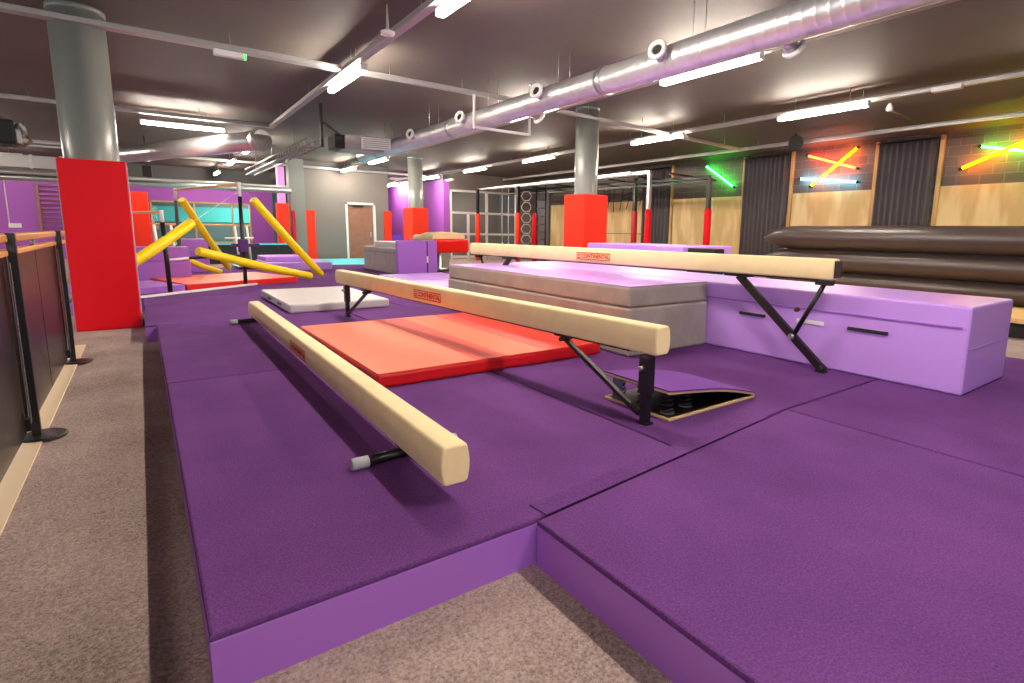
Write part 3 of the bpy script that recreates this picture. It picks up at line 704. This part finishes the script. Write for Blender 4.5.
for z in (2.85, 2.65, 2.45): nt.tube([(14.4, 13.9+k*.34, z+.06*math.sin(k*1.9+z*9)) for k in range(9)], .014, 5)
tag(nt.build('cargo_net', M['black'], None), 'dark tangled rope net hanging high on the plywood wall left of the middle column', 'net')
# ------------------------------------------------------------------ ceiling services
def tray(name, p0, p1, label, w=.10, h=.055, rods=6, z=3.47, cat='cable tray'):
    p0, p1 = V3((*p0, z)), V3((*p1, z)); d = (p1-p0).normalized(); s = V3((-d.y, d.x, 0))
    o = thing(name, label, cat, (p0+p1)/2)
    m = MB(); up = V3((0, 0, 1)); t = .006
    prof = [(-w/2, 0), (w/2, 0), (w/2, h), (w/2-t, h), (w/2-t, t), (-w/2+t, t), (-w/2+t, h), (-w/2, h)]
    m.rings([[p+s*u+up*v for u, v in prof] for p in (p0, p1)], True, False)
    m.build('channel', M['tray'], o)
    MB().tube([p0+up*(h+.02)+s*.02, p1+up*(h+.02)+s*.02], .012, 8).build('conduit', M['tray'], o)
    for i in range(rods):
        q = p0.lerp(p1, (i+.5)/rods)
        MB().tube([q, V3((q.x, q.y, CZ))], .005, 6).build('hanger_rod', M['steel'], o)
    return o
tray('cable_tray', (2.55, -5), (2.55, 14.1), 'grey cable tray carrying the nearest row of lights overhead', rods=8)
tray('cable_tray', (9.95, -5), (9.95, 28), 'grey cable tray carrying the light row near the right wall', rods=12)
tray('cable_tray', (6.35, -5), (6.35, 22), 'grey cable tray carrying the light row behind the silver duct', rods=10)
tray('cable_tray', (-8.5, 8.55), (2.5, 8.5), 'grey cable tray crossing overhead in front of the nearest column', z=3.5, w=.16, rods=4)
tray('cable_tray', (2.62, 8.5), (6.3, 8.5), 'grey cable tray running from the light crossing to the silver duct', z=3.5, w=.08, rods=3)
tray('cable_tray', (6.4, 8.45), (13.0, 9.05), 'grey cable tray crossing behind the middle column towards the green neon', z=3.45, w=.08, rods=4)
tray('cable_tray', (-8, 14.05), (2.5, 14.0), 'grey cable tray along the sideways light above the uneven bars', z=3.47, rods=4)
tray('cable_tray', (-3, 21.75), (10.5, 21.9), 'grey cable tray running along the top of the far wall', z=3.44, rods=5)
tray('cable_tray', (13.3, -4), (13.3, 21.5), 'silver conduit tray high along the right wall above the neon', z=3.5, w=.08, rods=9)
tray('cable_tray', (-7, 19.0), (.2, 19.0), 'pale tray crossing behind the nearest column at the far left', z=3.25, rods=3)
# LED battens
def batten(p, along, L, z=3.40):
    x, y = p; dx, dy = (0, 1) if along == 'y' else (1, 0)
    o = thing('batten_light', 'led', 'ceiling light', (x, y, z))
    hx_, hy_ = (.045, L/2) if along == 'y' else (L/2, .045)
    MB().box(x-hx_*.9 if along == 'y' else x-hx_, x+hx_*.9 if along == 'y' else x+hx_, y-hy_, y+hy_, z+.035, z+.068).build('housing', M['white_plastic'], o)
    k = .03 if along == 'y' else 0; k2 = .03 if along != 'y' else 0
    MB().box(x-hx_+(k2), x+hx_-(k2), y-hy_+k, y+hy_-k, z-.03, z+.034, .014, 3).build('diffuser', M['led'], o)
    e = MB()
    for sg in (-1, 1):
        cx, cy = x+dx*sg*(L/2-.012), y+dy*sg*(L/2-.012)
        e.box(cx-(.048 if along == 'y' else .014), cx+(.048 if along == 'y' else .014), cy-(.014 if along == 'y' else .048), cy+(.014 if along == 'y' else .048), z-.032, z+.04, .006)
        e.build('end_cap', M['white_plastic'], o); e = MB()
        qx, qy = x+dx*sg*L*.3, y+dy*sg*L*.3
        MB().tube([(qx, qy, z+.06), (qx, qy, CZ)], .005, 6).build('hanger_rod', M['steel'], o)
    return o
b0 = batten((2.60, 8.57), 'y', 1.62)
b0['label'] = 'lit white strip light over the crossing of two cable trays, near the nearest column'
G = 'lit strip lights under the trays'; b0['group'] = G
spots = [(2.60, 4.62, 'lit strip light at the top edge of the picture, nearest of its row'),
         (2.62, 17.7, 'third lit strip light of the left row, past the end of the silver pipe duct'),
         (2.65, 21.5, 'fourth lit strip light of the left row, small above the bars'),
         (2.68, 26.2, 'farthest lit strip light of the left row, above the high bar post'),
         (6.25, 4.95, 'lit strip light just under the near part of the big silver duct'),
         (6.28, 17.7, 'lit strip light right of the dark ceiling unit in front of the grey wall'),
         (6.30, 20.9, 'lit strip light over the left part of the grey far wall'),
         (9.80, 5.25, 'long lit strip light overhead before the crossed neon, nearest of the right row'),
         (9.80, 9.10, 'lit strip light just right of the middle column top'),
         (9.78, 13.8, 'lit strip light left of the middle column, third of the right row'),
         (9.80, 17.75, 'small lit strip light over the office window, fourth of the right row'),
         (9.85, 21.6, 'small lit strip light over the purple corridor wall right of the far column'),
         (10.1, 26.6, 'tiny lit strip light deep inside the purple corridor')]
for x, y, lab in spots: dup(b0, (x, y, 3.40), lab)
for x, y in ((2.6, .4), (9.8, 1.2), (-1.7, -1.6), (6.25, 9.1)):  # the left lamp, on no tray, is added fill for left-facing mat sides
    dup(b0, (x, y, 3.51 if y > 5 else 3.40), 'lit strip light of the rows or added fill, outside the picture or behind the silver duct', 'strip lights behind the viewer')
b1 = batten((.95, 14.72), 'x', 1.55); b1['label'] = 'lit strip light set sideways above the uneven bars, left of the pipe duct'; b1['group'] = G
for x, y, z in ((1.6, 30.4, 2.5), (3.4, 31.2, 2.5), (4.4, 32.4, 2.45)):
    dup(b1, (x, y, z), 'lit strip light seen through the opening into the teal hall', 'lights in the teal hall')
dup(b0, (12.8, 23.8, 3.2), 'lit strip light inside the office behind the window', 'office lights')
dup(b1, (-4.5, 15.5, 3.4), 'added strip light beyond the railing that brightens the far purple wall', 'lights beyond the railing')
dup(b1, (-3.6, 24.5, 3.4), 'added strip light beyond the railing that brightens the far purple wall', 'lights beyond the railing')  # extra lamp added to brighten the far purple wall
dup(b0, (-4.5, 9.0, 3.4), 'added strip light beyond the railing that brightens the far purple wall', 'lights beyond the railing')
# unlit emergency fittings
def emergency(x0, x1, y0, y1, z, label, green=None):
    o = thing('emergency_light', label, 'emergency light', ((x0+x1)/2, (y0+y1)/2, z))
    MB().box(x0, x1, y0, y1, z, z+.075, .015).build('housing', M['led_off'], o)
    if green: MB().box(*green, z-.004, z+.06, .004).build('indicator', M['exit_green'], o)
emergency(.92, 1.28, 8.38, 8.48, 3.40, 'small white emergency light with a green end under the cross tray', (1.262, 1.285, 8.375, 8.44))
emergency(9.6, 9.72, 3.12, 3.5, 3.38, 'small unlit white fitting under the tray at the right edge')
emergency(10.5, 10.62, 21.0, 21.6, 3.3, 'small unlit white fitting near the top of the office window')
# main duct
DX, DZ, DR = 4.88, 3.15, .163
du = thing('air_duct', 'big silver spiral air duct with round side nozzles running along the ceiling', 'duct', (DX, 8, DZ))
prof = []; y = -5.
m = MB()
ringz = []
yy = -5.
while yy < 14.9:
    ringz += [(yy, DR), (yy+.085, DR), (yy+.092, DR+.0022), (yy+.1, DR+.0022), (yy+.107, DR)]
    yy += .12
m.lathe((DX, 0, DZ), (0, 1, 0), ringz, 32); m.build('pipe', M['duct'], du)
for y in (1.2, 5.4, 9.6, 13.6): MB().lathe((DX, y, DZ), (0, 1, 0), [(0, DR+.012), (.09, DR+.012)], 32).build('coupling', M['steel'], du)
def nozzle(y, sx, sz):
    a = V3((sx, -.30*(sx < 0), sz)).normalized(); c = V3((DX, y, DZ))+a*(DR-.05)
    n_ = MB().lathe(c, a, [(0, .08), (.15, .08)], 20).build('nozzle', M['steel'], du)
    MB().torus(c+a*.16, a, .082, .028, 24, 8).build('nozzle_ring', M['white'], n_)
    MB().lathe(c+a*.151, a, [(0, .075), (.004, .075)], 20).build('nozzle_core', M['black'], n_)
for y in (2.2, 4.42, 6.68, 9.0, 11.2): nozzle(y, -1, .22)
for y in (3.05, 7.2): nozzle(y, .8, -.55)
for y in (2.2, 4.0, 6.3, 8.2, 10.5, 13): MB().tube([(DX-.1, y, DZ+.12), (DX-.1, y, CZ)], .005, 6).tube([(DX+.1, y, DZ+.12), (DX+.1, y, CZ)], .005, 6).build('hanger_rod', M['steel'], du)
MB().lathe((DX, 14.9, DZ), (0, 1, 0), [(0, DR), (.06, DR), (.1, DR*.8)], 28).build('end_cap', M['steel'], du)
tz = thing('duct_hanger', 'white square hanger frame under the silver duct', 'hanger', (4.9, 8.1, 2.88))
MB().bar((4.45, 8.08, 2.9), (5.52, 8.08, 2.9), .04, .04).build('cross_bar', M['white'], tz)
MB().bar((4.45, 8.08, 2.88), (4.45, 8.08, 3.40), .03, .03).build('upright', M['white'], tz)
MB().bar((5.52, 8.08, 2.88), (5.52, 8.08, 3.72), .035, .035).build('upright', M['white'], tz)
# left pipe duct, aimed obliquely
ld_ = thing('air_duct', 'silver round pipe duct over the uneven bars, running out behind the nearest column', 'duct', (1, 17, 3.1))
MB().tube([(-.69, 20.0, 3.13), (2.26, 13.96, 3.16)], .215, 28).build('pipe', M['duct'], ld_)
MB().tube([(2.24, 14.0, 3.16), (2.33, 13.81, 3.16)], [.225, .225], 28).build('end_collar', M['steel'], ld_)
MB().tube([(.3, 18.08, 3.14), (.24, 18.2, 3.14)], [.225, .225], 28).build('coupling', M['steel'], ld_)
# cable basket
cb = thing('cable_basket', 'long open wire cable basket hanging over the uneven bars', 'cable basket', (3.1, 17, 2.9))
for x, z in ((3.10, 2.9), (2.86, 2.9), (2.86, 3.05), (3.10, 3.05)): MB().tube([(x, 12.0, z), (x-.03, 20.0, z)], .015, 6).build('side_wire', M['steel'], cb)
wm = MB()
for k in range(27):
    y = 12.1+k*.3; wm.tube([(2.86, y, 3.05), (2.86, y, 2.9), (3.1, y, 2.9), (3.1, y, 3.05)], .006, 5)
cr = wm.build('cross_wires', M['steel'], cb)
MB().tube([(2.95, 12.1, 2.94), (2.94, 17, 2.95), (2.93, 19.9, 2.94)], .035, 8).build('cable_bundle', M['tray'], cb)
MB().bar((3.1, 11.95, 2.88), (3.1, 11.95, CZ), .05, .05).build('drop_bracket', M['black_metal'], cb)
for y in (14, 16.5, 19): MB().tube([(2.98, y, 2.9), (2.98, y, CZ)], .006, 6).build('hanger_rod', M['steel'], cb)
# ceiling air unit with grille
ac = thing('air_unit', 'dark boxy ceiling air unit with a white grille at the end of the silver duct', 'air unit', (4.4, 12.2, 3.0))
RZ = Matrix.Rotation(math.radians(-12), 3, 'Z')
MB().box(3.75, 4.62, 12.6, 13.3, 2.98, 3.30, .02).build('casing', M['tray'], ac)
gf = MB().obox((4.38, 12.45, 3.13), (.62, .1, .25), RZ, .01).build('grille_frame', M['white'], ac)
for k in range(5): MB().obox((4.368, 12.395, 3.045+k*.043), (.55, .012, .018), RZ).build('louvre', M['grey_rubber'], gf)
MB().box(3.55, 3.76, 12.65, 13.2, 3.0, 3.28).build('plenum', M['black'], ac)
MB().tube([(3.15, 11.95, 3.36), (3.72, 12.7, 3.25)], .025, 8).build('feed_pipe', M['black_metal'], ac)
# far-left services
sd = thing('air_duct', 'long rectangular beige duct across the far left end of the hall', 'duct', (-1, 20.3, 2.75))
MB().box(-8, -1.5, 20.1, 20.6, 2.72, 3.05, .01).build('casing', M['tray'], sd)
for x in (-6, -4, -3, -2.2, -1.6): MB().box(x, x+.06, 20.07, 20.63, 2.7, 3.07).build('flange', M['steel'], sd)
MB().tube([(-8, 20.9, 2.5), (4.3, 20.9, 2.52)], .09, 16).build('side_pipe', M['steel'], sd)
MB().tube([(-8, 20.5, 2.62), (4.1, 20.5, 2.62)], .05, 12).build('side_pipe', M['tray'], sd)
pj = thing('projector', 'black ceiling projector with brown cable at the upper left edge', 'projector', (-1.3, 9, 2.2))
MB().box(-1.75, -1.05, 8.8, 9.25, 2.15, 2.42, .03).build('body', M['black'], pj)
MB().tube([(-1.6, 9.02, 2.4), (-1.6, 9.02, CZ)], .02, 8).build('mount_pole', M['black_metal'], pj)
MB().tube([(-1.6, 9.0, 2.52), (-1.2, 8.95, 2.47), (-1.03, 8.9, 2.37), (-.97, 8.88, 2.28), (-.93, 8.88, 2.2), (-1.0, 8.85, 2.14), (-1.1, 8.9, 2.16)], .016, 8).build('cable', M['brown'], pj)
MB().tube([(-1.05, 8.88, 2.33), (-1.0, 8.88, 2.4), (-.98, 8.88, 2.26)], .03, 8).build('connector', M['steel'], pj)
sk = thing('speaker', 'round black speaker under the ceiling above the crossed neon', 'speaker', (12.95, 7.5, 3.4))
MB().lathe((13.05, 7.58, 3.5), (-.75, -.62, -.15), [(0, .08), (.05, .14), (.16, .17), (.18, .16)], 24).build('cone_body', M['black'], sk)
MB().tube([(13.1, 7.6, 3.5), (13.1, 7.6, CZ)], .02, 8).build('bracket', M['black_metal'], sk)
sk2 = thing('speaker', 'small black speaker box hanging left of the uneven bars high post', 'speaker', (.3, 19.4, 2.6))
MB().box(.18, .40, 19.3, 19.5, 2.62, 2.92, .02).build('cabinet', M['black'], sk2)
MB().tube([(.29, 19.4, 2.9), (.29, 19.4, CZ)], .012, 6).build('bracket', M['black_metal'], sk2)
sd2 = tag(MB().lathe((2.40, 6.33, CZ-.33), (0, 0, 1), [(0, .03), (.01, .07), (.04, .08), (.055, .05), (.06, .02), (.33, .006)], 20).build('smoke_detector', M['white_plastic'], None),
          'white smoke detector hanging beside the nearest light row tray', 'detector')
sr = thing('sprinkler_pipe', 'short orange brown pipe with a white end near the right wall ceiling', 'pipe', (12.2, 4.9, 3.6))
MB().tube([(11.45, 4.81, 3.6), (13.3, 4.96, 3.6)], .02, 8).build('pipe', M['brown'], sr)
MB().lathe((11.42, 4.81, 3.57), (0, 0, 1), [(0, .03), (.02, .06), (.07, .06), (.15, .02)], 14).build('sprinkler_head', M['white'], sr)
# far left wall fittings
wb = thing('wall_bars', 'brown wooden wall bars on the far purple wall left of the tall red pad', 'wall bars', (-2.3, HY-.1, 1))
for x in (-2.95, -1.75): MB().box(x-.04, x+.04, HY-.16, HY-.001, .85, 2.75).build('side_rail', M['rust'], wb)
for k in range(11): MB().tube([(-2.95, HY-.12, 1.0+k*.165), (-1.75, HY-.12, 1.0+k*.165)], .022, 8).build('rung', M['rust'], wb)
so = thing('wall_socket', 'white wall socket with a pale conduit on the far purple wall', 'socket', (-3.7, HY-.03, .9))
MB().box(-3.85, -3.5, HY-.05, HY-.001, 1.12, 1.28, .01).build('box', M['white'], so)
MB().tube([(-3.82, HY-.025, 1.25), (-3.82, HY-.025, 2.9)], .02, 8).build('conduit', M['white'], so)

# ------------------------------------------------------------------ camera (level room, slight roll, off-centre crop)
f, tilt, yaw, roll, px, py = 545.353, .156, .640, .0150, 549.465, 317.848
F = V3((math.sin(yaw)*math.cos(tilt), math.cos(yaw)*math.cos(tilt), -math.sin(tilt)))
Rr = V3((math.cos(yaw), -math.sin(yaw), 0)); U = Rr.cross(F)
c, s = math.cos(roll), math.sin(roll)
R2 = Rr*c+U*s; U2 = -Rr*s+U*c
cd = bpy.data.cameras.new('camera'); cam = bpy.data.objects.new('camera', cd); COL.objects.link(cam)
mw = Matrix((R2, U2, -F)).transposed().to_4x4(); mw.translation = (0, 0, 1.25); cam.matrix_world = mw
cd.sensor_width = 36; cd.lens = f/1024*36; cd.shift_x = (512-px)/1024; cd.shift_y = (py-341.5)/1024; cd.clip_end = 100; cd.clip_start = .05
scene.camera = cam
wl = bpy.data.worlds.new('world'); scene.world = wl; wl.use_nodes = True
wl.node_tree.nodes['Background'].inputs[0].default_value = (.3, .3, .3, 1); wl.node_tree.nodes['Background'].inputs[1].default_value = .3
scene.view_settings.view_transform = 'Standard'; scene.view_settings.look = 'None'
scene.view_settings.exposure = 0.0; scene.view_settings.gamma = 1
scene.cycles.use_denoising = True
scene.cycles.max_bounces = 8; scene.cycles.diffuse_bounces = 5; scene.cycles.glossy_bounces = 4
